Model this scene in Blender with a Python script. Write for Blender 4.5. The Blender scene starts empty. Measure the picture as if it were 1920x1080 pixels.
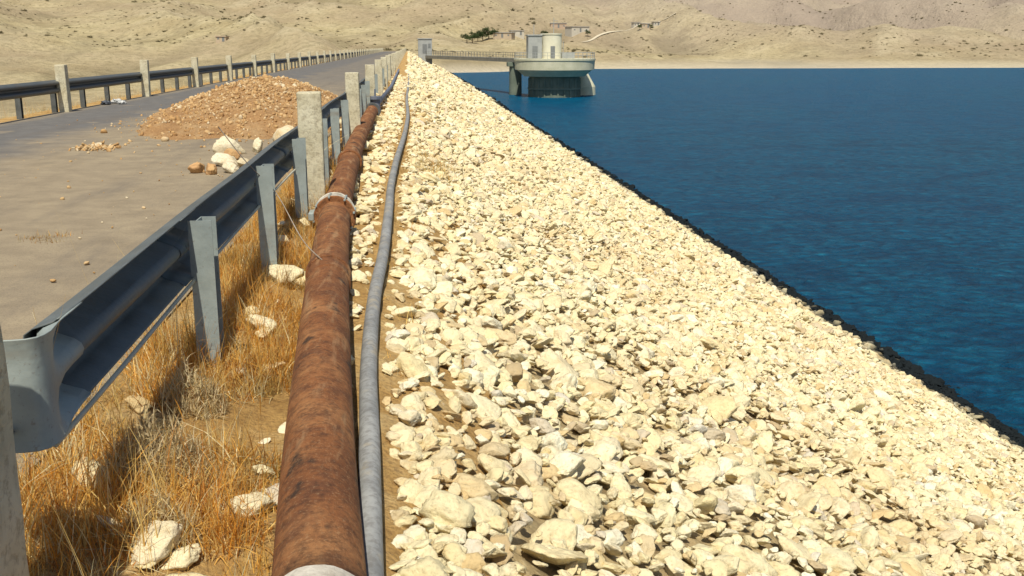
import bpy, bmesh, math, random
import numpy as np
from mathutils import Vector, noise, Matrix
random.seed(7); rng=np.random.default_rng(7)
S=bpy.context.scene
def link(o): S.collection.objects.link(o); return o
def smooth(a,b,x):
    t=max(0,min(1,(x-a)/(b-a))); return t*t*(3-2*t)

# ---------------------------------------------------------------- materials
class M:
    def __init__(s,name):
        s.m=bpy.data.materials.new(name); s.m.use_nodes=True
        s.t=s.m.node_tree; s.b=s.t.nodes['Principled BSDF']; s.b.inputs['Roughness'].default_value=.85
        s.b.inputs['Specular IOR Level'].default_value=.25
    def n(s,typ,ins={},**kw):
        n=s.t.nodes.new(typ)
        for k,v in kw.items(): setattr(n,k,v)
        for k,v in ins.items(): s.set(n.inputs[k],v)
        return n
    def set(s,sock,v):
        if isinstance(v,bpy.types.NodeSocket): s.t.links.new(v,sock)
        else:
            if isinstance(v,(tuple,list)) and len(v)==3 and sock.type=='RGBA': v=(*v,1)
            sock.default_value=v
    def noise(s,scale,vec=None,detail=6,rough=.6,dist=0):
        n=s.n('ShaderNodeTexNoise',{'Scale':scale,'Detail':detail,'Roughness':rough,'Distortion':dist})
        s.t.links.new(vec if vec else s.pos(),n.inputs['Vector']); return n.outputs['Fac']
    def pos(s):
        if not hasattr(s,'_p'): s._p=s.n('ShaderNodeNewGeometry')
        return s._p.outputs['Position']
    def scalev(s,v,sc):
        n=s.n('ShaderNodeVectorMath',operation='MULTIPLY'); s.t.links.new(v,n.inputs[0]); n.inputs[1].default_value=sc; return n.outputs[0]
    def xyz(s,v=None):
        n=s.n('ShaderNodeSeparateXYZ'); s.t.links.new(v if v else s.pos(),n.inputs[0]); return n.outputs
    def ramp(s,f,stops):
        n=s.n('ShaderNodeValToRGB'); s.t.links.new(f,n.inputs[0]); e=n.color_ramp.elements
        while len(e)<len(stops): e.new(.5)
        for i,(p,c) in enumerate(stops):
            e[i].position=p; e[i].color=(c,c,c,1) if isinstance(c,(int,float)) else (*c,1)
        return n.outputs[0]
    def mix(s,f,a,b,blend='MIX'):
        n=s.n('ShaderNodeMix',data_type='RGBA',blend_type=blend)
        s.set(n.inputs[0],f); s.set(n.inputs[6],a); s.set(n.inputs[7],b); return n.outputs[2]
    def mr(s,v,a,b,c=0,d=1):
        n=s.n('ShaderNodeMapRange',{'Value':v,'From Min':a,'From Max':b,'To Min':c,'To Max':d}); return n.outputs[0]
    def math(s,op,a,b=0):
        n=s.n('ShaderNodeMath',operation=op); s.set(n.inputs[0],a); s.set(n.inputs[1],b); return n.outputs[0]
    def bump(s,h,dist=.01,st=1,prev=None):
        n=s.n('ShaderNodeBump',{'Height':h,'Distance':dist,'Strength':st})
        if prev: s.t.links.new(prev,n.inputs['Normal'])
        s.t.links.new(n.outputs[0],s.b.inputs['Normal']); return n.outputs[0]
    def col(s,c): s.set(s.b.inputs['Base Color'],c); return s
    def rough(s,r): s.set(s.b.inputs['Roughness'],r); return s

def mat_simple(name,c1,c2,scale=3,rough=.85,bump=.003,bscale=40,metal=0):
    m=M(name); m.col(m.ramp(m.noise(scale),[(.3,c1),(.7,c2)])); m.rough(rough)
    m.b.inputs['Metallic'].default_value=metal
    if bump: m.bump(m.noise(bscale),bump)
    return m.m

def mat_rock(name,stops,wet=True,dirt=1.0):
    m=M(name)
    rnd=m.n('ShaderNodeObjectInfo').outputs['Random']
    c=m.ramp(rnd,stops)
    n1=m.noise(9,None,6,.65)
    c=m.mix(m.ramp(n1,[(.48,0),(.70,.55*dirt)]),c,(.54,.38,.17))
    n3=m.noise(38,None,6,.7)
    c=m.mix(m.ramp(n3,[(.32,.5*dirt),(.48,0)]),c,(.30,.22,.12))
    big=m.noise(.38,None,4)
    c=m.mix(m.ramp(big,[(.46,0),(.72,.40*dirt)]),c,(.58,.39,.19))
    if wet:
        z=m.math('ADD',m.xyz()[2],m.math('MULTIPLY',m.noise(1.2),.6))
        c=m.mix(m.mr(z,-5.3,-5.6),c,(.014,.018,.02))
    m.col(c); m.rough(.95); m.b.inputs['Specular IOR Level'].default_value=.05
    m.bump(m.math('ADD',n3,m.noise(14,None,5,.6)),.013)
    return m.m
ROCK=mat_rock('limestone_rock',[(0,(.76,.66,.39)),(.22,(.85,.77,.52)),(.45,(.79,.67,.38)),(.64,(.88,.84,.65)),(.78,(.68,.51,.26)),(.88,(.83,.74,.49)),(.95,(.50,.39,.23)),(1,(.72,.68,.57))])
GRAVEL=mat_rock('pile_gravel',[(0,(.38,.21,.09)),(.4,(.50,.30,.13)),(.8,(.58,.40,.21)),(1,(.70,.60,.42))],False)

# ---------------------------------------------------------------- mesh helpers
def mesh_obj(name,verts,faces,mat=None,shade=True):
    me=bpy.data.meshes.new(name); me.from_pydata([tuple(v) for v in verts],[],faces); me.update()
    if shade: me.polygons.foreach_set('use_smooth',[True]*len(me.polygons))
    o=bpy.data.objects.new(name,me)
    if mat: me.materials.append(mat)
    return link(o)
def grid(name,xs,ys,zf,mat):
    v=[(x,y,zf(x,y)) for y in ys for x in xs]; nx=len(xs)
    f=[(j*nx+i,j*nx+i+1,(j+1)*nx+i+1,(j+1)*nx+i) for j in range(len(ys)-1) for i in range(nx-1)]
    return mesh_obj(name,v,f,mat)
def box(bm,x0,x1,y0,y1,z0,z1,bev=0,rot=0,mi=0):
    r=bmesh.ops.create_cube(bm,size=1); vs=r['verts']
    bmesh.ops.scale(bm,vec=(x1-x0,y1-y0,z1-z0),verts=vs)
    if rot: bmesh.ops.rotate(bm,verts=vs,cent=(0,0,0),matrix=Matrix.Rotation(rot,3,'Z'))
    bmesh.ops.translate(bm,vec=((x0+x1)/2,(y0+y1)/2,(z0+z1)/2),verts=vs)
    fs={f for v in vs for f in v.link_faces}
    for f in fs: f.material_index=mi
    if bev: bmesh.ops.bevel(bm,geom=list({e for v in vs for e in v.link_edges}),offset=bev,segments=2,affect='EDGES',profile=.5)
def cyl(bm,x,y,z0,z1,r0,r1=None,seg=32,mi=0):
    r1=r0 if r1 is None else r1
    r=bmesh.ops.create_cone(bm,cap_ends=True,segments=seg,radius1=r0,radius2=r1,depth=z1-z0)
    bmesh.ops.translate(bm,vec=(x,y,(z0+z1)/2),verts=r['verts'])
    for f in {f for v in r['verts'] for f in v.link_faces}: f.material_index=mi
def bm_obj(name,bm,mats,parent=None,autosm=False):
    me=bpy.data.meshes.new(name); bm.to_mesh(me); bm.free()
    for m in (mats if isinstance(mats,list) else [mats]): me.materials.append(m)
    o=link(bpy.data.objects.new(name,me))
    if parent: o.parent=parent
    if autosm:
        me.polygons.foreach_set('use_smooth',[True]*len(me.polygons)); me.set_sharp_from_angle(angle=math.radians(35))
    return o
def empty(name,loc=(0,0,0)):
    e=link(bpy.data.objects.new(name,None)); e.location=loc; e.empty_display_size=.2; return e
def catmull(pts,n=8):
    P=[Vector(p) for p in pts]; P=[P[0]*2-P[1]]+P+[P[-1]*2-P[-2]]; out=[]
    for i in range(1,len(P)-2):
        for k in range(n):
            t=k/n; a,b,c,d=P[i-1],P[i],P[i+1],P[i+2]
            out.append(.5*((2*b)+(c-a)*t+(2*a-5*b+4*c-d)*t*t+(3*b-a-3*c+d)*t**3))
    out.append(P[-2]); return out
def tube(name,path,rf,mat,seg=24,parent=None,caps=True):
    v=[];f=[];n=len(path)
    for i,p in enumerate(path):
        t=(path[min(i+1,n-1)]-path[max(i-1,0)]).normalized()
        up=Vector((0,0,1)) if abs(t.z)<.95 else Vector((1,0,0))
        s=t.cross(up).normalized(); u=s.cross(t)
        r=rf(i/(n-1)) if callable(rf) else rf
        for k in range(seg):
            a=2*math.pi*k/seg; v.append(p+s*math.cos(a)*r+u*math.sin(a)*r)
    for i in range(n-1):
        for k in range(seg):
            f.append((i*seg+k,i*seg+(k+1)%seg,(i+1)*seg+(k+1)%seg,(i+1)*seg+k))
    if caps: f.append(tuple(range(seg))); f.append(tuple(range((n-1)*seg,n*seg))[::-1])
    o=mesh_obj(name,v,f,mat); 
    if parent: o.parent=parent
    return o

# rock prototypes
def rock_mesh(name,seed,mat,sub=4):
    r=random.Random(seed); bm=bmesh.new(); bmesh.ops.create_icosphere(bm,subdivisions=sub,radius=1)
    pl=[]
    for i in range(14):
        d=Vector((r.gauss(0,1),r.gauss(0,1),r.gauss(0,1))).normalized(); pl.append((d,r.uniform(.55,.9)))
    off=Vector((r.uniform(0,99),0,0)); sx,sy,sz=r.uniform(.9,1.25),r.uniform(.8,1.05),r.uniform(.48,.75)
    for v in bm.verts:
        d=v.co.normalized(); rad=1.0
        for nrm,h in pl:
            c=d.dot(nrm)
            if c>.01: rad=min(rad,h/c)
        rad*=1+.12*noise.noise(d*2.2+off)+.08*noise.noise(d*6+off)+.04*noise.noise(d*14+off)
        v.co=Vector((d.x*sx,d.y*sy,d.z*sz))*rad
    me=bpy.data.meshes.new(name); bm.to_mesh(me); bm.free(); me.materials.append(mat)
    me.polygons.foreach_set('use_smooth',[True]*len(me.polygons)); return me
def proto_coll(name,meshes):
    c=bpy.data.collections.new(name)
    for i,me in enumerate(meshes): c.objects.link(bpy.data.objects.new(f'{name}_{i:02d}',me))
    return c
ROCKS=proto_coll('stone_shapes',[rock_mesh(f'stone{i}',i*3+1,ROCK) for i in range(16)])
GRAVS=proto_coll('gravel_shapes',[rock_mesh(f'gravel{i}',i*5+2,GRAVEL,2) for i in range(6)])
def instancer(name,coll,P,R,SC,nidx,parent=None):
    me=bpy.data.meshes.new(name); n=len(P); me.vertices.add(n)
    me.vertices.foreach_set('co',np.asarray(P,dtype=np.float32).ravel())
    for nm,arr in (('rot',R),('scl',SC)):
        a=me.attributes.new(nm,'FLOAT_VECTOR','POINT'); a.data.foreach_set('vector',np.asarray(arr,dtype=np.float32).ravel())
    a=me.attributes.new('idx','INT','POINT'); a.data.foreach_set('value',rng.integers(0,nidx,n).astype(np.int32))
    o=link(bpy.data.objects.new(name,me))
    g=bpy.data.node_groups.new(name+'_gn','GeometryNodeTree')
    g.interface.new_socket('Geometry',in_out='INPUT',socket_type='NodeSocketGeometry'); g.interface.new_socket('Geometry',in_out='OUTPUT',socket_type='NodeSocketGeometry')
    N=g.nodes; L=g.links; i=N.new('NodeGroupInput'); q=N.new('NodeGroupOutput')
    ci=N.new('GeometryNodeCollectionInfo'); ci.inputs['Collection'].default_value=coll; ci.inputs['Separate Children'].default_value=True; ci.inputs['Reset Children'].default_value=True
    ip=N.new('GeometryNodeInstanceOnPoints'); ip.inputs['Pick Instance'].default_value=True
    def at(nm,t):
        k=N.new('GeometryNodeInputNamedAttribute'); k.data_type=t; k.inputs['Name'].default_value=nm; return k.outputs['Attribute']
    L.new(i.outputs[0],ip.inputs['Points']); L.new(ci.outputs[0],ip.inputs['Instance'])
    L.new(at('idx','INT'),ip.inputs['Instance Index']); L.new(at('rot','FLOAT_VECTOR'),ip.inputs['Rotation']); L.new(at('scl','FLOAT_VECTOR'),ip.inputs['Scale'])
    L.new(ip.outputs[0],q.inputs[0])
    md=o.modifiers.new('gn','NODES'); md.node_group=g
    if parent: o.parent=parent
    return o

# ---------------------------------------------------------------- geography
WZ=-6.85
def fbm(x,y,o=4): return noise.fractal(Vector((x,y,0)),1.0,2.0,o)
def slope_z(x):  return -.25-.5*x
def ridges(x,y):
    wx=x+22*noise.noise(Vector((x/120,y/120,8)))
    a=1-abs(noise.noise(Vector((wx/85+y/300,y/330,1.3))))*2.2
    b=1-abs(noise.noise(Vector((wx/32-y/150,y/110,7.3))))*2
    return a,b
def terrain_h(x,y):
    shore=400+6*noise.noise(Vector((x/60,3,0)))+ (12*smooth(150,500,x))
    d=y-shore
    amp=smooth(0,130,d)
    ridg,ridg2=ridges(x,y)
    rise=.075*max(d,0)+.00007*max(d,0)**2
    hr=WZ+rise+amp*(19*(ridg-.45)+5.5*(ridg2-.5)+16*fbm(x/240,y/240))*(.5+.8*smooth(0,350,d))
    if d>0: hr=max(hr,WZ+.02*d)
    if d<0: hr=WZ+max(d*.12,-8)
    dl=y-230; al=smooth(0,200,dl)
    hl=-13+.055*max(dl,0)+.00006*max(dl,0)**2+al*(13*(ridg-.5)+4*(ridg2-.5)+12*fbm(x/260,y/260))+.8*fbm(x/30,y/30)
    hl+=smooth(120,500,-x)*12
    w=smooth(-45,45,x)
    if y<340: w=smooth(-6,6,x+2)
    h=hl*(1-w)+hr*w
    ab=math.exp(-((x+4)/42)**2)*smooth(325,365,y)
    if y>325: h=h*(1-ab)+max(h,.1)*ab
    h=min(h,420)
    return h
def axis(a,b,step,far,g=1.16):
    out=list(np.arange(a,b+.01,step)); s=step; 
    while out[-1]<far: s*=g; out.append(out[-1]+s)
    s=step; pre=[]
    q=a
    while q>-far: s*=g; q-=s; pre.append(q)
    return pre[::-1]+out
xs=axis(-420,560,5,5000); ys=axis(190,900,5,5000)
def mat_terrain():
    m=M('dry_hillside')
    big=m.noise(.010,None,5,.55); mid=m.noise(.05,None,8,.65); fine=m.noise(.42,None,6,.7)
    c=m.ramp(mid,[(.3,(.38,.30,.165)),(.46,(.47,.39,.225)),(.6,(.54,.455,.275)),(.75,(.43,.32,.19))])
    c=m.mix(m.ramp(big,[(.42,0),(.62,.7)]),c,(.37,.285,.19))
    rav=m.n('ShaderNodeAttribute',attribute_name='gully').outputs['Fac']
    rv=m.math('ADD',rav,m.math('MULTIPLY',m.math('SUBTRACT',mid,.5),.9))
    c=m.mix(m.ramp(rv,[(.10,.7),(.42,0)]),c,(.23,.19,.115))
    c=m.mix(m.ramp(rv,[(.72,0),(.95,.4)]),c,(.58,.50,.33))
    c=m.mix(m.ramp(fine,[(.40,.5),(.52,0)]),c,(.23,.19,.11))
    st=m.noise(.07,m.scalev(m.pos(),(1,.22,3)),7,.7)
    c=m.mix(m.ramp(st,[(.50,0),(.66,.55)]),c,(.29,.24,.15))
    X,Y,Z=m.xyz()
    haze=m.math('MULTIPLY',m.mr(m.math('ADD',Y,m.math('MULTIPLY',X,.35)),520,760),m.mr(X,0,150))
    c=m.mix(m.math('MULTIPLY',haze,.65),c,(.335,.275,.24))  # purplish haze blended into the colour of the far right hills
    z=m.math('ADD',Z,m.math('MULTIPLY',m.noise(.05),2.5))
    sh=m.ramp(m.mr(z,-6.5,-2.5),[(0,.9),(.45,.5),(1,0)]); sh=m.math('MULTIPLY',sh,m.mr(X,-30,5))
    c=m.mix(sh,c,(.62,.55,.42))
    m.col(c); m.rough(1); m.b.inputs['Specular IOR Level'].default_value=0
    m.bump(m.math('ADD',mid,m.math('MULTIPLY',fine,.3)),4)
    return m.m
TER=mat_terrain()
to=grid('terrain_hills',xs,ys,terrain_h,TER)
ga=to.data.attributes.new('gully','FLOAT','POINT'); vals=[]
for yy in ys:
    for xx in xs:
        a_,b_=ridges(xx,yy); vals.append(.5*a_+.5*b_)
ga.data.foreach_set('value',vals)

def leaf_clump(name,seed,mat,n=260,size=.16,flat=.7):
    r=np.random.default_rng(seed); v=[];f=[]
    for i in range(n):
        d=r.normal(size=3); d/=np.linalg.norm(d); d[2]=abs(d[2])*flat
        p=d*r.uniform(.45,1)*(1+.3*math.sin(5*d[0]+seed)+.2*math.sin(7*d[1]))
        a=r.normal(size=3); a/=np.linalg.norm(a); b=np.cross(a,r.normal(size=3)); b/=np.linalg.norm(b)
        k=len(v); s=size*r.uniform(.6,1.3); v+= [p-a*s,p+b*s*.6,p+a*s,p-b*s*.6]; f.append((k,k+1,k+2,k+3))
    me=bpy.data.meshes.new(name); me.from_pydata([tuple(map(float,q)) for q in v],[],f); me.materials.append(mat); return me
SCRUB=mat_simple('scrub_leaf',(.14,.12,.06),(.24,.20,.11),.3,.9,0)
GREEN=mat_simple('tree_leaf',(.03,.055,.018),(.07,.095,.03),.5,.8,0)
SC=proto_coll('scrub_shapes',[leaf_clump(f'scrub{i}',i,SCRUB,140,.22) for i in range(4)])
P=[];R=[];Q=[]
while len(P)<8500:
    y=random.uniform(405,1000) ; x=random.uniform(-.5*y,.75*y)
    if fbm(x/50+9,y/50)<random.uniform(-.5,.5): continue
    h=terrain_h(x,y)
    if h<-3: continue
    s=random.lognormvariate(-.75,.45)
    P.append((x,y,h-.1)); R.append((0,0,random.uniform(0,6))); Q.append((s,s,s*.8))
instancer('scrub_bushes',SC,P,R,Q,4)

# ---------------------------------------------------------------- dam embankment
def mat_soil():
    m=M('dry_soil'); a=m.noise(3,None,8,.65); b=m.noise(40,None,6,.7)
    c=m.ramp(a,[(.3,(.38,.22,.07)),(.5,(.55,.34,.12)),(.7,(.66,.48,.23))]); c=m.mix(m.ramp(b,[(.35,.6),(.55,0)]),c,(.20,.11,.045))
    m.col(c); m.rough(1); m.bump(m.math('ADD',a,b),.03); return m.m
SOIL=mat_soil()
prof=[(-46,-14.5),(-9.7,-.25),(-8.9,-.03),(-1.45,-.03),(-1.15,-.04),(-.85,-.10),(-.55,-.15),(-.2,-.19),(.1,-.30),(2,-1.5)]
yl=[-60,-30,-10]+list(np.arange(-2,30,.15))+list(np.arange(30,356.5,2))
def embz(x,y):
    for (a,za),(b,zb) in zip(prof,prof[1:]):
        if a<=x<=b: z=za+(zb-za)*(x-a)/(b-a); break
    else: z=prof[-1][1]
    if -1.5<x<.3: z+=.035*fbm(x*2.5,y*2.5)*smooth(-1.45,-1.1,x)
    return z
xe=[-46,-30,-20,-14,-9.7,-9.3,-8.9,-8.2,-5,-1.45]+list(np.arange(-1.4,.35,.07))+[1,2]
grid('dam_embankment',xe,yl,embz,SOIL)

def mat_road():
    m=M('dusty_asphalt'); X,Y,Z=m.xyz()
    a=m.noise(.35,None,8,.6); b=m.noise(90,None,4,.7); c0=m.noise(3,None,8,.65)
    asp=m.ramp(c0,[(.3,(.115,.11,.106)),(.7,(.18,.172,.162))])
    dust=m.ramp(c0,[(.3,(.245,.195,.13)),(.5,(.30,.24,.16)),(.7,(.36,.29,.19))])
    xx=m.math('ADD',X,m.math('MULTIPLY',a,3.4)); f=m.mr(xx,-4.7,-3.5)
    f2=m.math('SUBTRACT',f,m.mr(Y,24,50,0,.7))
    edge=m.mr(m.math('ADD',X,m.math('MULTIPLY',a,.8)),-7.4,-8.0)
    f3=m.n('ShaderNodeClamp',{'Value':m.math('MAXIMUM',f2,edge)}).outputs[0]
    c=m.mix(f3,asp,dust)
    c=m.mix(m.ramp(b,[(.35,.5),(.5,0)]),c,(.12,.10,.075))
    st=m.noise(1.3,m.scalev(m.pos(),(1,.15,1)),6,.7); c=m.mix(m.ramp(st,[(.5,0),(.68,.5)]),c,(.14,.12,.10))
    pt=m.noise(.9,None,5,.6); c=m.mix(m.ramp(pt,[(.6,0),(.68,.4)]),c,(.40,.31,.19))
    m.col(c); m.rough(.9); m.bump(b,.004); return m.m
ROAD=mat_road()
grid('asphalt_road',[-8.35,-7,-5.5,-4,-2.5,-1.42],list(np.arange(-60,357,2)),lambda x,y:-.016+.02*(1-((x+4.9)/3.5)**2),ROAD)

def mat_bed():
    m=M('riprap_bed'); v=m.n('ShaderNodeTexVoronoi',{'Scale':7}); m.t.links.new(m.pos(),v.inputs['Vector'])
    a=m.noise(6,None,8,.7)
    c=m.ramp(a,[(.3,(.34,.24,.12)),(.55,(.52,.40,.21)),(.75,(.66,.56,.35))])
    c=m.mix(m.ramp(v.outputs['Distance'],[(.4,0),(.75,.4)]),c,(.18,.13,.07))  # shade in the gaps between stones painted dark along cell edges
    z=m.math('ADD',m.xyz()[2],m.math('MULTIPLY',m.noise(1.2),.6)); c=m.mix(m.mr(z,-5.3,-5.6),c,(.012,.016,.02))
    m.col(c); m.rough(1); m.bump(m.math('SUBTRACT',a,v.outputs['Distance']),.06); return m.m
BED=mat_bed()
yr=[-60,-30,-10]+list(np.arange(-2,60,.5))+list(np.arange(60,358,3))
def undul(x,y): return .10*noise.noise(Vector((x*.45,y*.45,2)))+.05*noise.noise(Vector((x*1.3,y*1.3,5)))
grid('riprap_slope',list(np.arange(0,20.1,.5)),yr,lambda x,y: slope_z(x)-.06+undul(x,y),BED)
hp=[(-.10,1.0),(-.125,2.3),(-.155,2.8),(-.205,4.1),(-.25,5.2),(-.265,6.6),(-.24,8.2),(-.24,10.5),(-.25,12.3),(-.21,15),(-.12,20),(-.06,26),(-.1,34),(-.05,50),(-.05,80)]
def hose_x(y): return float(np.interp(y,[q[1] for q in hp],[q[0] for q in hp]))
P=[];R=[];Q=[]
def add_layer(y0,y1,cell,rad,drop,lift=0,jit=.45,xmax=14.2,xmin=.05,sig=.36,mx=1.8):
    y=y0
    while y<y1:
        x=xmin
        while x<xmax:
            px=x+random.uniform(-jit,jit)*cell; py=y+random.uniform(-jit,jit)*cell
            x+=cell
            if px<xmin-.15 or px>py*.95+4.5 or random.random()<drop: continue
            s=rad*random.lognormvariate(0,sig); s=min(s,rad*mx)
            if py<30 and px-s*1.2<hose_x(py)+.05: continue
            P.append((px,py,slope_z(px)+undul(px,py)+lift+random.uniform(-.35,.2)*s)); R.append((random.uniform(-.35,.35),random.uniform(-.35,.35)+.46,random.uniform(0,6.28)))
            Q.append((s,s*random.uniform(.8,1.1),s*random.uniform(.65,.95)))
        y+=cell
add_layer(-1,22,.152,.080,.08)
add_layer(-1,22,.085,.036,.30,.02)
add_layer(1,30,.55,.125,.72,.0,mx=1.4)
add_layer(22,60,.24,.122,.08)
add_layer(22,60,.18,.066,.35,.04)
add_layer(60,140,.38,.20,.07)
add_layer(140,356,.70,.34,.05)
for i in range(4200):
    y=2+random.random()**1.5*58; x=random.uniform(-.62,.12)
    if y<9 and x<-.38-.03*y+.13: continue
    s=random.lognormvariate(-3.15,.4)
    if abs(x-hose_x(y))<.05+s: continue
    P.append((x,y,embz(x,y)+.25*s)); R.append((random.uniform(-.6,.6),random.uniform(-.6,.6),random.uniform(0,6))); Q.append((s,s,s*.8))
for i in range(900):
    y=2+random.random()**1.3*60; x=random.uniform(-1.3,-.5); s=random.lognormvariate(-3.0,.5)
    if y<11 and random.random()<.75: continue
    P.append((x,y,embz(x,y)+.25*s)); R.append((random.uniform(-.6,.6),random.uniform(-.6,.6),random.uniform(0,6))); Q.append((s,s,s*.8))
for (x,y,s) in [(-.60,3.45,.085),(-.70,2.85,.085),(-.86,3.05,.06),(-.58,2.85,.07),(-.80,7.0,.10),(-.66,2.62,.11),(-.85,5.6,.06),(-.50,10.1,.13),(-.46,10.5,.1),(-.85,11.5,.12),(-.85,12.6,.15),(-.7,14.5,.14),(-.8,16.4,.17),(-1.15,18,.2),(-1.2,19.5,.22),(-1.1,21,.2),(-1.2,24,.22),(-1.2,27,.25),(-1.15,31,.25)]:
    P.append((x,y,embz(x,y)+.45*s)); R.append((.2,.1,x*9)); Q.append((s*1.1,s,s*.8))
instancer('riprap_stones',ROCKS,P,R,Q,16)
print('stones',len(P))

# ---------------------------------------------------------------- water
def mat_water():
    m=M('lake_water'); p=m.pos()
    a=m.noise(1.9,m.scalev(p,(.8,1.0,1)),7,.72,.6); b=m.noise(.40,m.scalev(p,(.8,.8,1)),6,.68,.4); d=m.noise(.02,p,4,.6)
    h=m.math('ADD',a,m.math('MULTIPLY',b,1.6))
    c=m.ramp(a,[(.34,(.001,.038,.088)),(.47,(.001,.085,.175)),(.60,(.003,.14,.25)),(.74,(.02,.26,.37))])  # ripple glints and dark troughs painted into the water colour
    c=m.mix(m.ramp(b,[(.36,.7),(.54,0)]),c,(.001,.048,.115))
    c=m.mix(m.ramp(d,[(.35,0),(.65,.4)]),c,(.001,.075,.185))
    m.col(c); m.rough(.3); m.b.inputs['Specular IOR Level'].default_value=.02; m.b.inputs['IOR'].default_value=1.33
    m.bump(h,.6,1); return m.m
grid('lake_water',[12,60,200,600,1500,5000],[-1500,-300,0,100,250,445],lambda x,y:WZ,mat_water())

# ---------------------------------------------------------------- guardrails
def mat_galv(name,base=(.22,.25,.26),dark=(.12,.14,.15),metal=.3):
    m=M(name); a=m.noise(5,None,6,.65); b=m.noise(1.2,m.scalev(m.pos(),(1,1,6)),5,.6)
    c=m.ramp(a,[(.3,dark),(.7,base)]); c=m.mix(m.ramp(b,[(.58,0),(.76,.5)]),c,(.20,.13,.07))
    sp=m.noise(45,None,4,.7); c=m.mix(m.ramp(sp,[(.60,0),(.70,.5)]),c,(.16,.10,.06))
    m.col(c); m.rough(m.mr(a,.3,.7,.38,.65)); m.b.inputs['Metallic'].default_value=metal; m.bump(m.noise(25),.002); return m.m
GALV=mat_galv('galvanised_steel',(.18,.20,.20),(.09,.105,.105)); GALVP=mat_galv('post_steel',(.38,.43,.41),(.26,.30,.29),.15); GALVD=mat_galv('weathered_steel',(.15,.16,.16),(.08,.09,.09))
wprof=[(-.010,.155),(.0,.152),(.012,.142),(.075,.122),(.100,.104),(.106,.080),(.100,.062),(.028,.034),(.006,.018),(0,0),(.006,-.018),(.028,-.034),(.100,-.062),(.106,-.080),(.100,-.104),(.075,-.122),(.012,-.142),(0,-.152),(-.010,-.155)]
def beam(name,path,side,parent,mat):
    v=[];f=[];n=len(path);k=len(wprof)
    for i,(x,y,z,fl) in enumerate(path):
        a=Vector(path[max(i-1,0)][:2]); b=Vector(path[min(i+1,n-1)][:2]); t=(b-a).normalized(); nn=Vector((-t.y,t.x))*side
        for d,h in wprof:
            dd=d*(1-fl)+fl*.012*(1-(h/.155)**4); v.append((x+nn.x*dd,y+nn.y*dd,z+h*(1+.08*fl)))
    for i in range(n-1):
        for j in range(k-1): f.append((i*k+j,i*k+j+1,(i+1)*k+j+1,(i+1)*k+j))
    o=mesh_obj(name,v,f,mat); md=o.modifiers.new('thick','SOLIDIFY'); md.thickness=.004; md.offset=0; o.parent=parent; return o
def steel_posts(name,x,ysl,h,parent,mat,facing=1):
    bm=bmesh.new()
    for y in ysl:
        hh=h+random.uniform(-.01,.01); b=-.45; L=random.uniform(-.008,.008)
        box(bm,x-.012+L,x-.006+L,y-.06,y+.06,b,hh,0)
        box(bm,x-.006+L,x+.06+L,y+.054,y+.06,b,hh,0)
        box(bm,x-.05+L,x+.062+L,y-.0662,y-.0605,b,hh,0)
    return bm_obj(name,bm,mat,parent)
def bolts(name,x,ysl,z,parent,mat):
    bm=bmesh.new()
    for y in ysl:
        r=bmesh.ops.create_icosphere(bm,subdivisions=2,radius=.012); bmesh.ops.translate(bm,vec=(x,y,z),verts=r['verts'])
    return bm_obj(name,bm,mat,parent)
def wob(y): return .012*math.sin(y*.37)+.008*math.sin(y*1.1+1)
g=empty('guardrail',(-1.09,10,0)); g2=empty('guardrail',(-8.35,30,0))
def par(o,e):
    o.parent=e; o.matrix_parent_inverse=Matrix.Translation(e.location).inverted()
RX=-1.09
def rz(y): return .585+.6*wob(y+3)-.055*(1-smooth(3,6,y))
path=[(RX+wob(y),y,rz(y),0) for y in list(np.arange(352,20,-2))+list(np.arange(20,3.1,-.25))+[3.1]]
o=beam('w_beam',path,-1,None,GALV); par(o,g)
x3=RX+wob(3.1); z3=rz(3.1)
cap=[(x3+.006,3.30,z3,0),(x3+.008,3.2,z3,0),(x3+.016,3.10,z3,.3),(x3+.030,3.02,z3,.8),(x3+.040,2.96,z3,1),(x3+.044,2.92,z3,1),(x3+.040,2.88,z3,1),(x3+.028,2.85,z3,1),(x3+.005,2.832,z3,1),(x3-.03,2.825,z3,1),(x3-.08,2.822,z3,1),(x3-.135,2.828,z3,1),(x3-.165,2.845,z3,1),(x3-.18,2.88,z3,1),(x3-.182,2.96,z3,1)]
o=beam('end_terminal',cap,-1,None,GALVP); par(o,g)
for ys_ in (4.9,9.2,13.4):
    o=beam('splice',[(RX+.006+wob(y),y,rz(y),0) for y in (ys_+.16,ys_,ys_-.16)],-1,None,GALV); par(o,g)
o=steel_posts('steel_posts',-1.02,[4.97]+[7.2]+[9.5]+[11.9+2.2*i for i in range(150)],.69,None,GALVP); par(o,g)
o=bolts('bolts',RX+.012,[4.85,5.1,7.1,7.3,9.3],.575,None,GALVD); par(o,g)
o=bolts('cap_bolts',x3-.06,[2.818],z3-.1,None,GALVD); par(o,g)
o=beam('w_beam',[(-8.35+wob(y),y,.58,0) for y in np.arange(352,-30,-2.0)],1,None,GALVD); par(o,g2)
o=steel_posts('steel_posts',-8.43,[-30+2.2*i+.4 for i in range(172)],.70,None,GALVD); par(o,g2)
WIRE=mat_simple('wire_steel',(.25,.2,.15),(.4,.35,.3),5,.5,0)
o=tube('loose_wire',catmull([(-1.28,7.0,.98),(-1.12,7.05,.74),(-.95,7.2,.5),(-.75,6.9,.22),(-.58,6.6,.12)],10),.0035,WIRE,8); par(o,g)
LITEDGE=mat_simple('lit_edge_tone',(.42,.40,.30),(.60,.57,.45),5,.6,.001)
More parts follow.
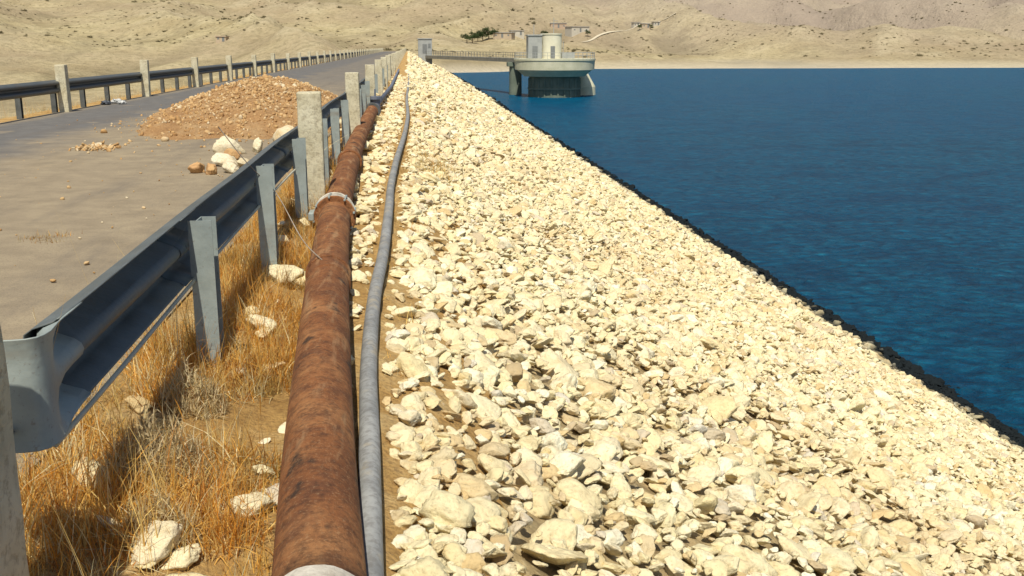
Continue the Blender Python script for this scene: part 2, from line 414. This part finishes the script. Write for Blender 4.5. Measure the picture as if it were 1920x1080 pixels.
o=tube('lit_flange_edge',catmull([(-1.075,2.95,.345),(-1.06,3.6,.37),(-1.06,5,.40),(-1.06,7,.42),(-1.06,9.4,.41)],10),.009,LITEDGE,8); par(o,g)  # added pale tube, drawn in as the sunlit edge of the lower flange

CONC=M('old_concrete'); 
_a=CONC.noise(4,CONC.pos(),8,.65); _b=CONC.noise(30,CONC.pos(),6,.7)
_c=CONC.ramp(_a,[(.3,(.46,.41,.27)),(.55,(.62,.57,.41)),(.75,(.70,.66,.50))]); _c=CONC.mix(CONC.ramp(_b,[(.36,.6),(.5,0)]),_c,(.28,.23,.15)); 
_d=CONC.noise(5,CONC.scalev(CONC.pos(),(3,3,.5)),5,.6); _c=CONC.mix(CONC.ramp(_d,[(.55,0),(.7,.5)]),_c,(.30,.27,.20))
CONC.col(_c).rough(.95); CONC.bump(_b,.008); CONC=CONC.m
def post_mesh():
    bm=bmesh.new(); box(bm,-.115,.115,-.115,.115,-.6,1.10,.014)
    bmesh.ops.subdivide_edges(bm,edges=[e for e in bm.edges if e.calc_length()>.4],cuts=14)
    for v in bm.verts:
        v.co+=Vector((noise.noise(v.co*6),noise.noise(v.co*6+Vector((9,0,0))),0))*.008
    me=bpy.data.meshes.new('concrete_post'); bm.to_mesh(me); bm.free(); me.materials.append(CONC); return me
PM=post_mesh()
def cpost(x,y):
    o=link(bpy.data.objects.new('concrete_post',PM)); o.location=(x,y,random.uniform(-.04,.02)); o.rotation_euler=(random.uniform(-.015,.015),random.uniform(-.02,.02),random.uniform(-.05,.05)+ (math.pi/2)*random.randint(0,3))
cpost(-1.135,2.42)
for i in range(1,44):
    cpost(-.965,2.4+7.7*i)
for i in range(-2,44): cpost(-8.2,2.4+7.7*i)

# ---------------------------------------------------------------- pipes
def mat_rust():
    m=M('rusty_iron'); a=m.noise(2.5,None,8,.65); b=m.noise(22,None,8,.75); s=m.noise(3,m.scalev(m.pos(),(5,.7,5)),6,.6)
    c=m.ramp(a,[(.3,(.15,.055,.022)),(.5,(.27,.105,.038)),(.68,(.40,.19,.075))])
    bl=m.noise(6,None,7,.7,.5); c=m.mix(m.ramp(bl,[(.50,0),(.62,.6)]),c,(.12,.05,.028))
    c=m.mix(m.ramp(b,[(.36,.75),(.54,0)]),c,(.075,.033,.018))
    c=m.mix(m.ramp(s,[(.54,0),(.68,.5)]),c,(.46,.29,.15))
    sp=m.noise(4,None,4,.6); c=m.mix(m.ramp(sp,[(.60,0),(.67,.85)]),c,(.035,.025,.02))
    fb=m.noise(90,None,3,.7); c=m.mix(m.ramp(fb,[(.55,0),(.7,.4)]),c,(.50,.32,.17))
    m.col(c); m.rough(.85); m.bump(m.math('ADD',b,a),.016); return m.m
RUST=mat_rust(); WHITE=mat_simple('coupling_cement',(.34,.30,.24),(.66,.62,.54),14,.8,.006)
HOSE=M('grey_hose'); _w=HOSE.noise(4,HOSE.pos(),6,.6); _h=HOSE.mix(HOSE.ramp(HOSE.noise(30,HOSE.pos()),[(.4,.5),(.55,0)]),HOSE.ramp(_w,[(.3,(.21,.215,.215)),(.7,(.37,.375,.365))]),(.14,.13,.12)); _h=HOSE.mix(HOSE.ramp(HOSE.noise(7,HOSE.pos()),[(.55,0),(.68,.6)]),_h,(.45,.38,.26)); HOSE.col(_h).rough(.6); HOSE.bump(HOSE.noise(60,HOSE.pos()),.004); HOSE=HOSE.m
pp=empty('rusty_pipeline',(-.5,6,0))
PR=.138
A=[Vector(p) for p in [(-.20,1.2,-.02),(-.28,2.52,-.02),(-.40,4.0,-.02),(-.575,6.75,.0),(-.69,9.05,.03)]]
def addp(o): par(o,pp)
addp(tube('pipe_length_a',[A[0],A[1]],PR,RUST,48))
mid=[A[1]+Vector((0,.02,0))]+catmull([tuple(A[1]+Vector((0,.02,0))),tuple(A[2]),tuple(A[3]),tuple(A[4])],10)[1:]
addp(tube('pipe_length_b',mid,PR,RUST,48))
B=[Vector((-.70,9.2,.03)),Vector((-.79,13.2,.06)),Vector((-.84,17,.07)),Vector((-.86,23.5,.08))]
addp(tube('pipe_length_c',catmull([tuple(b) for b in B],10),PR*.96,RUST,40))
def ring(name,c,t,r,l,mat,bev=.008):
    t=t.normalized(); ps=[c-t*l/2,c-t*l/2,c-t*(l/2-bev),c+t*(l/2-bev),c+t*l/2,c+t*l/2]
    rr=[PR*.8,r-bev,r,r,r-bev,PR*.8]
    v=[];f=[];seg=40; s=t.cross(Vector((0,0,1))).normalized(); u=s.cross(t)
    for p,q in zip(ps,rr):
        for k in range(seg):
            a=2*math.pi*k/seg; q2=q*(1+.012*math.sin(3*a+c.y)+.006*math.sin(11*a)); v.append(p+s*math.cos(a)*q2+u*math.sin(a)*q2)
    for i in range(5):
        for k in range(seg): f.append((i*seg+k,i*seg+(k+1)%seg,(i+1)*seg+(k+1)%seg,(i+1)*seg+k))
    o=mesh_obj(name,v,f,mat,False); addp(o)
t0=Vector((-.07,1,0)); 
ring('coupling_near',A[1]+Vector((0,-.03,0)),t0,PR+.018,.10,WHITE)
ring('weld_collar',Vector((-.575,6.75,0)),t0,PR+.014,.08,RUST)
ring('weld_collar_far',Vector((-.553,6.45,0)),t0,PR+.008,.03,RUST)
ring('coupling_mid',Vector((-.695,9.12,.03)),t0,PR+.04,.09,WHITE)
ring('flange_mid_a',Vector((-.688,9.02,.03)),t0,PR+.05,.03,RUST)
ring('flange_mid_b',Vector((-.70,9.23,.03)),t0,PR+.05,.03,WHITE)
ring('collar_far',Vector((-.79,13.2,.06)),t0,PR+.02,.12,RUST)
ring('pipe_end_flange',Vector((-.86,23.5,.08)),t0,PR+.05,.1,GALVD)
bm=bmesh.new()
for k in range(8):
    a=2*math.pi*k/8+.2; x=-.695+math.cos(a)*(PR+.043); z=.03+math.sin(a)*(PR+.043)
    box(bm,x-.009,x+.009,8.985,9.26,z-.009,z+.009,.003)
box(bm,-.695-(PR+.085),-.695-(PR+.035),8.98,9.2,.0,.07,.008)
o=bm_obj('coupling_bolts',bm,GALVP); addp(o)
tube('grey_hose',catmull([(x,y,embz(x,y)+.070+.012*math.sin(y)+.008*math.sin(y*3.1)) for x,y in hp],14),.045,HOSE,20)
BLUEG=mat_simple('faded_blue_paint',(.10,.12,.17),(.20,.22,.27),6,.6,.002)
v=empty('valve_fitting',(-.88,25,.1))
bm=bmesh.new(); cyl(bm,-.84,25.2,-.2,.26,.13,.12,20); cyl(bm,-.84,25.2,.26,.33,.17,.17,20); cyl(bm,-.84,25.2,.33,.5,.02,.02,8)
o=bm_obj('valve_body',bm,BLUEG); par(o,v)
par(tube('thin_branch_pipe',[Vector((-.82,25.4,.10)),Vector((-.7,40,.02)),Vector((-.7,70,.0))],.06,BLUEG,16),v)

# ---------------------------------------------------------------- gravel pile, boulders, debris
def pile_z(x,y):
    cx,cy=-3.2,23.2; X=(x-cx)/2.3; Y=(y-cy)/6.2
    w=1+.26*noise.noise(Vector((x*.8,y*.5,3)))
    r=math.sqrt(X*X+Y*Y)*w
    h=1.0*max(0,1-r)**.95 if r<1 else -.03
    if r<1:
        cap_=.72+.24*noise.noise(Vector((x*.8,y*.6,0)))
        if h>cap_: h=cap_+.15*(h-cap_)
    return h+(.07*fbm(x*2.2,y*2.2)+.015*fbm(x*9,y*9) if r<1 else -.03)
def mat_pile():
    m=M('pile_soil'); a=m.noise(2.0,None,8,.7); b=m.noise(25,None,6,.75)
    c=m.ramp(a,[(.3,(.34,.18,.075)),(.5,(.48,.28,.125)),(.7,(.58,.40,.21))]); c=m.mix(m.ramp(b,[(.38,.5),(.52,0)]),c,(.22,.12,.055)); m.col(c); m.rough(1); m.bump(m.math('ADD',a,b),.05); return m.m
pile=grid('gravel_pile',list(np.arange(-5.9,-1.15,.07)),list(np.arange(16.6,30,.1)),pile_z,mat_pile())
P=[];R=[];Q=[]
while len(P)<8000:
    x=random.gauss(-3.15,1.25); y=random.gauss(22.6,3.0)
    if x>-1.2 or x<-6: continue
    z=max(pile_z(x,y),0)
    if z<=0.02 and random.random()<.8: continue
    s=random.lognormvariate(-3.95,.5); s=min(s,.08); P.append((x,y,z+.2*s)); R.append((random.random()*3,random.random()*3,random.random()*6)); Q.append((s,s,s))
for i in range(500):
    x=random.uniform(-7,-1.4); y=random.uniform(5,40); s=random.lognormvariate(-4.5,.45)
    P.append((x,y,s*.3)); R.append((random.random()*3,0,random.random()*6)); Q.append((s,s,s))
instancer('loose_gravel',GRAVS,P,R,Q,6,pile)
TANR=mat_rock('boulder_rock',[(0,(.70,.62,.43)),(.6,(.76,.70,.53)),(1,(.64,.50,.30))],False,1)
BRR=mat_rock('brown_rock',[(0,(.46,.26,.12)),(1,(.58,.35,.17))],False)
for i,(x,y,s,mt) in enumerate([(-2.42,13.5,.15,TANR),(-2.12,13.2,.14,TANR),(-1.85,13.7,.15,TANR),(-2.62,12.75,.12,BRR),(-2.42,12.6,.11,BRR),(-2.62,15.0,.19,TANR),(-2.25,15.3,.15,TANR),(-1.98,16.9,.21,TANR),(-1.70,14.6,.16,TANR),(-2.2,12.75,.11,TANR),(-1.6,13.2,.13,TANR),(-1.9,12.7,.11,BRR),(-1.75,17.3,.15,BRR),(-1.6,19,.2,TANR),(-1.5,25,.3,TANR),(-1.6,27,.25,TANR),(-1.5,31,.28,TANR),(-2.45,14.2,.12,BRR),(-1.55,15.8,.17,TANR),(-2.0,12.3,.07,TANR)]):
    o=link(bpy.data.objects.new('boulder',rock_mesh('boulder',100+i,mt,4))); o.location=(x,y,s*.4); o.scale=(s*1.15,s,s*1.15); o.rotation_euler=(.3*i,.2,i*1.3)
P=[];R=[];Q=[]
for i in range(90):
    x=random.gauss(-4.75,.17); y=random.gauss(15.9,.22); s=random.uniform(.015,.05); P.append((x,y,s*.5)); R.append((random.random()*3,random.random(),random.random()*6)); Q.append((s*1.6,s,s*.8))
instancer('stone_debris',GRAVS,P,R,Q,6)
def litter(x,y,s,seed,mat):
    bm=bmesh.new(); bmesh.ops.create_icosphere(bm,subdivisions=3,radius=s)
    for q in bm.verts:
        d=q.co.normalized(); q.co*=1+.6*noise.noise(d*2.2+Vector((seed,0,0)))+.4*noise.noise(d*6+Vector((seed,0,0))); q.co.z=q.co.z*.4+s*.3
    o=bm_obj('crumpled_bag',bm,mat); o.location=(x,y,0)
BAG=mat_simple('plastic_bag',(.35,.36,.36),(.7,.7,.68),9,.5,.01)
litter(-8.0,29.2,.15,1,BAG); litter(-7.75,28.7,.11,5,BAG); litter(-8.1,28.5,.13,9,mat_simple('dark_bag',(.05,.06,.08),(.12,.13,.15),9,.4,.01))

# ---------------------------------------------------------------- dry grass
def mat_grass():
    m=M('dry_grass_blade'); a=m.n('ShaderNodeAttribute',attribute_name='col'); m.col(a.outputs['Color']); m.rough(.75)
    tr=m.n('ShaderNodeBsdfTranslucent'); m.t.links.new(a.outputs['Color'],tr.inputs['Color'])
    mx=m.n('ShaderNodeMixShader',{0:.3}); m.t.links.new(m.b.outputs[0],mx.inputs[1]); m.t.links.new(tr.outputs[0],mx.inputs[2])
    m.t.links.new(mx.outputs[0],m.t.nodes['Material Output'].inputs[0]); return m.m
GM=mat_grass()
def grass(name,roots,lens,width,cols,lean=.6,segs=4):
    n=len(roots); roots=np.asarray(roots); lens=np.asarray(lens); 
    az=rng.uniform(0,2*np.pi,n); ln=np.abs(rng.normal(0,lean,n))+.08; curv=rng.uniform(.2,1.2,n)
    fa=rng.uniform(0,2*np.pi,n); w=width*rng.uniform(.6,1.3,n)
    V=np.zeros((n,segs+1,2,3)); 
    for k in range(segs+1):
        t=k/segs; ang=ln*(.4+curv*t); hor=lens*t*np.sin(np.clip(ang,0,1.5)); ver=lens*t*np.cos(np.clip(ang,0,1.5))
        c=np.stack([roots[:,0]+np.cos(az)*hor,roots[:,1]+np.sin(az)*hor,roots[:,2]+ver],1)
        ww=(w*(1-t*.9))[:,None]*np.stack([np.cos(fa),np.sin(fa),np.zeros(n)],1)
        V[:,k,0]=c-ww; V[:,k,1]=c+ww
    co=V.reshape(-1,3); base=(np.arange(n)*(segs+1)*2)[:,None]
    fs=[]
    for k in range(segs):
        fs.append(np.concatenate([base+2*k,base+2*k+1,base+2*k+3,base+2*k+2],1))
    F=np.stack(fs,1).reshape(-1,4)
    me=bpy.data.meshes.new(name); me.vertices.add(len(co)); me.vertices.foreach_set('co',co.astype(np.float32).ravel())
    me.loops.add(F.size); me.loops.foreach_set('vertex_index',F.astype(np.int32).ravel())
    me.polygons.add(len(F)); me.polygons.foreach_set('loop_start',(np.arange(len(F))*4).astype(np.int32)); me.update(calc_edges=True)
    ca=me.attributes.new('col','FLOAT_COLOR','POINT'); C=np.ones((n,(segs+1)*2,4)); C[:,:,:3]=np.asarray(cols)[:,None,:]
    ca.data.foreach_set('color',C.astype(np.float32).ravel()); me.materials.append(GM); return link(bpy.data.objects.new(name,me))
PAL=np.array([(.78,.36,.055),(.84,.49,.11),(.88,.63,.22),(.90,.78,.45),(.50,.21,.045),(.52,.35,.13)])
def tufts(n,xr,yr,rad,per,ln,pw,zf,ypow=1.0,mask=None,pref=None):
    rt=[];le=[];co=[]
    for i in range(n):
        x=random.uniform(*xr); y=yr[0]+(yr[1]-yr[0])*random.random()**ypow
        if mask and not mask(x,y): continue
        k=int(per*random.uniform(.4,1.5)); L=ln*random.lognormvariate(0,.45); ci=rng.choice(6,p=pw)
        tone=1.0-.45*smooth(.0,.5,noise.noise(Vector((x*3.1,y*2.0,11))))
        for j in range(k):
            px=x+random.gauss(0,rad); py_=y+random.gauss(0,rad)
            rt.append((px,py_,zf(px,py_)-.01)); le.append(L*random.uniform(.4,1.2)); c=PAL[ci if random.random()<.6 else rng.choice(6,p=pw)]*random.uniform(.65,1.08)*tone; co.append(c)
    return rt,le,co
pw=[.27,.26,.19,.10,.11,.07]
gm=lambda x,y: (noise.noise(Vector((x*2.4,y*1.3,4)))>-.14)
r1=tufts(3900,(-1.40,-.48),(1.5,12),.035,26,.125,pw,embz,1.15,lambda x,y: gm(x,y) and x<-.42-.035*y)
r2=tufts(460,(-1.35,-.85),(12,60),.06,16,.18,pw,embz,1.2)
r3=tufts(60,(-1.5,-1.15),(2.2,5.5),.03,14,.24,[.2,.2,.3,.3,0,0],embz)
def sz(x,y): return slope_z(x)+.06
r4=tufts(60,(.1,.75),(14.5,17.5),.08,26,.12,[.1,.3,.3,.3,0,0],sz)
r5=tufts(14,(.35,.55),(2.55,2.8),.04,22,.09,[.05,.15,.25,.2,.15,.2],sz)
r6=tufts(170,(-9.6,-8.5),(18,60),.08,18,.25,[.05,.2,.35,.35,0,.05],embz)
r7=tufts(26,(-3.1,-2.8),(8.2,8.5),.04,10,.05,pw,lambda x,y:0)
r8=tufts(60,(-.25,.1),(5,40),.04,14,.10,[.1,.2,.3,.3,.05,.05],embz,1.3)
rt,le,co=[],[],[]
for r in (r1,r2,r3,r4,r5,r6,r7,r8): rt+=r[0]; le+=r[1]; co+=r[2]
grass('dry_grass',rt,le,.0025,co,.85); print('blades',len(rt))
r9=tufts(90,(-1.4,-.6),(2.2,9),.05,5,.34,[.2,.2,.3,.3,0,0],embz)
grass('tall_grass_stalks',*r9[:2],.0014,r9[2],.35)
def shrub(cx,cy,rad,n,seed):
    r=np.random.default_rng(seed); rt=[];le=[];co=[]
    for i in range(n):
        a=r.uniform(0,6.28); d=rad*math.sqrt(r.random()); h=r.uniform(0,.6)*rad*1.6*(1-(d/rad)**2)*(1+.5*math.sin(a*3+seed))
        x=cx+math.cos(a)*d; y=cy+math.sin(a)*d; rt.append((x,y,embz(x,y)+h)); le.append(r.uniform(.03,.09)); co.append(np.array([(.62,.47,.24),(.46,.37,.19),(.74,.61,.37),(.34,.26,.14)][r.integers(4)]))
    grass('dry_shrub',rt,le,.0028,co,1.0,3)
shrub(-.98,3.7,.19,2300,1); shrub(-1.0,4.4,.15,1200,2); shrub(-.86,3.2,.13,1000,3)

# ---------------------------------------------------------------- intake tower
TCON=mat_simple('tower_concrete',(.50,.49,.34),(.66,.63,.46),.8,.9,.02,6)
TDARK=mat_simple('shaft_concrete',(.11,.14,.11),(.19,.22,.17),.6,.9,.02,6)  # shade under the platform put into this darker concrete tone
GREYP=mat_simple('grey_paint',(.30,.31,.30),(.40,.41,.39),1,.8,0)
tx,ty=24.8,176
T=empty('intake_tower',(tx,ty,0))
bm=bmesh.new(); cyl(bm,tx,ty,-16,-5.6,4.5,4.35,64); cyl(bm,tx,ty,-5.6,-5.3,4.6,4.6,64); cyl(bm,tx,ty,-5.3,-3.3,4.35,4.35,64)
for k in range(24):
    a=2*math.pi*k/24; box(bm,tx+math.cos(a)*4.4-.12,tx+math.cos(a)*4.4+.12,ty+math.sin(a)*4.4-.12,ty+math.sin(a)*4.4+.12,-16,-3.7)
par(bm_obj('shaft',bm,TDARK,None,True),T)
bm=bmesh.new(); cyl(bm,tx,ty,-3.4,-2.3,5.2,6.5,64); cyl(bm,tx,ty,-2.3,-.75,6.8,6.9,64); cyl(bm,tx,ty,-.75,-.45,7.0,7.0,64)
par(bm_obj('platform',bm,TCON,None,True),T)
bm=bmesh.new()
for k in range(40):
    a=2*math.pi*k/40; cyl(bm,tx+math.cos(a)*6.8,ty+math.sin(a)*6.8,-.45,.55,.03,.03,6)
par(bm_obj('handrail_posts',bm,GREYP),T)
for nm,zz in (('handrail_low',.05),('handrail_top',.55)):
    pth=[Vector((tx+6.8*math.cos(a),ty+6.8*math.sin(a),zz)) for a in np.linspace(0,2*math.pi,65)]
    par(tube(nm,pth,.03,GREYP,6),T)
bm=bmesh.new(); cyl(bm,tx-.6,ty,-.45,3.5,1.75,1.75,40); cyl(bm,tx-.6,ty,3.5,3.7,1.85,1.85,40)
par(bm_obj('control_house',bm,mat_simple('cream_render',(.62,.59,.45),(.72,.69,.54),.8,.9,0),None,True),T)
bm=bmesh.new(); box(bm,tx-4.7,tx-2.35,ty-1.3,ty+1.7,-.45,3.3,.05); box(bm,tx-4.85,tx-2.3,ty-1.45,ty+1.85,3.3,3.5,.03)
par(bm_obj('hoist_house',bm,GREYP),T)
DOOR=mat_simple('dull_door',(.16,.17,.17),(.22,.23,.23),2,.7,0)
bm=bmesh.new(); box(bm,tx-4.0,tx-3.1,ty-1.34,ty-1.301,-.45,1.6); box(bm,tx-.95,tx-.2,ty-1.80,ty-1.6,-.4,1.6)
par(bm_obj('doors',bm,DOOR),T)
bm=bmesh.new(); cyl(bm,tx-.2,ty,3.7,6.3,.07,.04,8); cyl(bm,tx-3.6,ty,3.5,5.2,.06,.05,8); cyl(bm,tx+1.6,ty+1,-.45,2.4,.06,.06,8); box(bm,tx+1.2,tx+3.4,ty-.4,ty+.8,-.45,.5,.04); box(bm,tx-.9,tx+.5,ty-.04,ty+.04,5.4,5.46); box(bm,tx-.2,tx+.5,ty-.03,ty+.03,5.8,5.86)
par(bm_obj('mast_and_plant',bm,GREYP),T)
bm=bmesh.new(); cyl(bm,tx+5.6,ty+6,-16,-5.4,3.0,2.6,24); cyl(bm,tx+5.6,ty+6,-5.4,-3.0,2.6,1.2,24)
par(bm_obj('intake_chamber',bm,TCON,None,True),T)
FB=empty('access_footbridge',(12,215,0))
a=Vector((4.5,244,0)); b=Vector((tx-5.2,ty+4.4,0)); d=(b-a); L=d.length; ang=math.atan2(d.y,d.x); c=(a+b)/2
BRG=mat_simple('bridge_steel',(.17,.17,.15),(.27,.26,.22),1,.8,0)
bm=bmesh.new(); box(bm,-L/2,L/2,-.9,.9,-.75,-.45,.02); box(bm,-L/2,L/2,-.9,-.7,-1.15,-.75); box(bm,-L/2,L/2,.7,.9,-1.15,-.75)
for k in range(int(L/2)+1):
    for sgn in (-1,1): box(bm,-L/2+2*k-.03,-L/2+2*k+.03,sgn*.85-.03,sgn*.85+.03,-.45,.5)
for sgn in (-1,1):
    box(bm,-L/2,L/2,sgn*.85-.025,sgn*.85+.025,.5,.55); box(bm,-L/2,L/2,sgn*.85-.02,sgn*.85+.02,.05,.08)
bmesh.ops.rotate(bm,verts=bm.verts,cent=(0,0,0),matrix=Matrix.Rotation(ang,3,'Z')); bmesh.ops.translate(bm,vec=c,verts=bm.verts)
par(bm_obj('deck_and_rails',bm,BRG),FB)
bm=bmesh.new()
p=a.lerp(b,.95); cyl(bm,p.x,p.y,-16,-1.9,1.2,1.1,20); box(bm,p.x-1.5,p.x+1.5,p.y-1.1,p.y+1.1,-1.9,-1.16,.04)
par(bm_obj('piers',bm,TDARK),FB)
GH=empty('gate_house',(4,245,0))
bm=bmesh.new(); box(bm,2.2,5.4,243,247,-3,3.2,.05); par(bm_obj('walls',bm,GREYP),GH)
bm=bmesh.new(); box(bm,2.05,5.55,242.85,247.15,3.2,3.4,.03); par(bm_obj('roof_slab',bm,GREYP),GH)
bm=bmesh.new(); box(bm,3.2,4.2,242.96,242.995,.0,2.1); box(bm,4.5,5.1,242.96,242.995,1.2,2.2); par(bm_obj('door_and_window',bm,DOOR),GH)

# ---------------------------------------------------------------- hillside houses, trees, track
WALLS=[mat_simple('plaster_white',(.48,.44,.36),(.57,.53,.45),.5,.9,0),mat_simple('plaster_ochre',(.44,.35,.25),(.52,.42,.30),.5,.9,0),mat_simple('faded_brick',(.42,.31,.22),(.50,.38,.28),.5,.9,0)]
ROOFS=[mat_simple('roof_grey',(.30,.28,.26),(.38,.36,.34),.5,.8,0),mat_simple('roof_tile',(.44,.34,.26),(.52,.42,.32),.5,.8,0)]
def ypos(u,v):
    e=(88-v)/1900.0; s=(u-766)/1900.0
    for k in range(0,900):
        y=405+k; x=s*y; h=terrain_h(x,y)
        if (h-1.5)/y>=e: return x,y,h
    return x,y,h
def house(x,y,z,w,dp,h,wm,rm,rot=0):
    E=empty('village_house',(x,y,z)); 
    def fin(bm,n,m):
        bmesh.ops.rotate(bm,verts=bm.verts,cent=(0,0,0),matrix=Matrix.Rotation(rot,3,'Z')); o=bm_obj(n,bm,m); o.parent=E
    bm=bmesh.new(); box(bm,-w/2,w/2,-dp/2,dp/2,-3,h); fin(bm,'walls',WALLS[wm])
    bm=bmesh.new(); box(bm,-w/2-.3,w/2+.3,-dp/2-.3,dp/2+.3,h+.005,h+.3)
    fin(bm,'roof',ROOFS[rm])
    bm=bmesh.new(); n=max(2,int(w/3))
    for i in range(n):
        cx=-w/2+w*(i+.5)/n
        if i==n//2: box(bm,cx-.5,cx+.5,-dp/2-.04,-dp/2-.003,0,2.0 if h>2.1 else h-.2)
        else: box(bm,cx-.4,cx+.4,-dp/2-.04,-dp/2-.003,.8,1.5)
    fin(bm,'windows_and_door',DOOR)
for (u,v_,w,h,wm,rm) in [(940,72,9,2.2,1,0),(963,68,7,2.2,0,0),(1075,62,11,2.6,0,0),(1040,55,9,2.4,2,0),
    (1184,52,4,2.2,0,0),(1202,54,5,2.2,1,0),(1222,51,4,2,0,0),
    (436,95,4,1.8,1,1)]:
    x,y,z=ypos(u,v_); house(x,y,z,w,w*.7,h,wm,rm,random.uniform(-.4,.4))
BARK=mat_simple('bark',(.10,.07,.04),(.18,.13,.08),3,.9,0)
def tree(x,y,z,h,seed):
    r=random.Random(seed); E=empty('tree',(x,y,z))
    bm=bmesh.new(); cyl(bm,0,0,-.5,h*.5,h*.045,h*.025,8)
    o=bm_obj('trunk',bm,BARK); o.parent=E
    for i in range(4):
        a=r.uniform(0,6.28); t=tube('limb',[Vector((0,0,h*.35)),Vector((math.cos(a)*h*.22,math.sin(a)*h*.22,h*.65))],h*.012,BARK,5); t.parent=E
    for i in range(7):
        me=leaf_clump('crown',seed*9+i,GREEN,220,.13,1); o=link(bpy.data.objects.new('crown',me)); s=h*r.uniform(.2,.34); o.scale=(s,s,s*.9)
        o.location=(r.uniform(-.32,.32)*h,r.uniform(-.28,.28)*h,h*r.uniform(.3,.7)); o.parent=E
for i,(u,v_,h) in enumerate([(872,82,5),(882,82,6),(892,80,5),(901,79,6),(912,76,6.5),(921,75,5),(1015,70,4),(1095,70,4),(1192,57,3),(1212,58,3.5),(440,102,2.5),(1060,66,4)]):
    x,y,z=ypos(u,v_); tree(x,y,z,h,i+1)
TRACK=mat_simple('track_dust',(.52,.45,.32),(.62,.55,.41),.3,1,0)
def track(name,pts,w):
    c=catmull([(x,y,0) for x,y in pts],30); v=[];f=[]
    for i,p in enumerate(c):
        t=(c[min(i+1,len(c)-1)]-c[max(i-1,0)]).normalized(); nn=Vector((-t.y,t.x,0))
        for k in (-1,-.5,0,.5,1):
            q=p+nn*w/2*k; v.append((q.x,q.y,max(terrain_h(q.x,q.y),terrain_h(p.x,p.y))+.15))
    for i in range(len(c)-1):
        for k in range(4): f.append((i*5+k,i*5+k+1,i*5+5+k+1,i*5+5+k))
    mesh_obj(name,v,f,TRACK)
def site(u,v): return ypos(u,v)[:2]
track('dirt_track',[site(1085,80),site(1140,62),site(1200,46),site(1260,28)],1.6)

# ---------------------------------------------------------------- light, sky, camera
Ld=Vector((-.07,-.50,.86)).normalized()
w=bpy.data.worlds.new('World'); S.world=w; w.use_nodes=True
nt=w.node_tree; sky=nt.nodes.new('ShaderNodeTexSky'); sky.sky_type='NISHITA'; sky.sun_disc=False
sky.sun_elevation=math.asin(Ld.z); sky.sun_rotation=math.atan2(Ld.x,Ld.y)
nt.links.new(sky.outputs[0],nt.nodes['Background'].inputs[0]); nt.nodes['Background'].inputs[1].default_value=.085
sl=bpy.data.lights.new('sun','SUN'); sl.energy=5; sl.angle=math.radians(.5); sl.color=(1,.94,.80)
so=link(bpy.data.objects.new('sun',sl)); so.rotation_euler=Ld.to_track_quat('Z','Y').to_euler(); so.location=(-20,-30,60)
cam=bpy.data.cameras.new('camera'); co_=link(bpy.data.objects.new('camera',cam)); co_.location=(0,0,1.5)
cam.sensor_width=36; cam.lens=35.6; cam.clip_start=.05; cam.clip_end=12000
co_.rotation_euler=(math.radians(90-13.4),0,math.radians(-5.67)); S.camera=co_
S.view_settings.view_transform='Standard'; S.view_settings.look='None'; S.view_settings.exposure=0
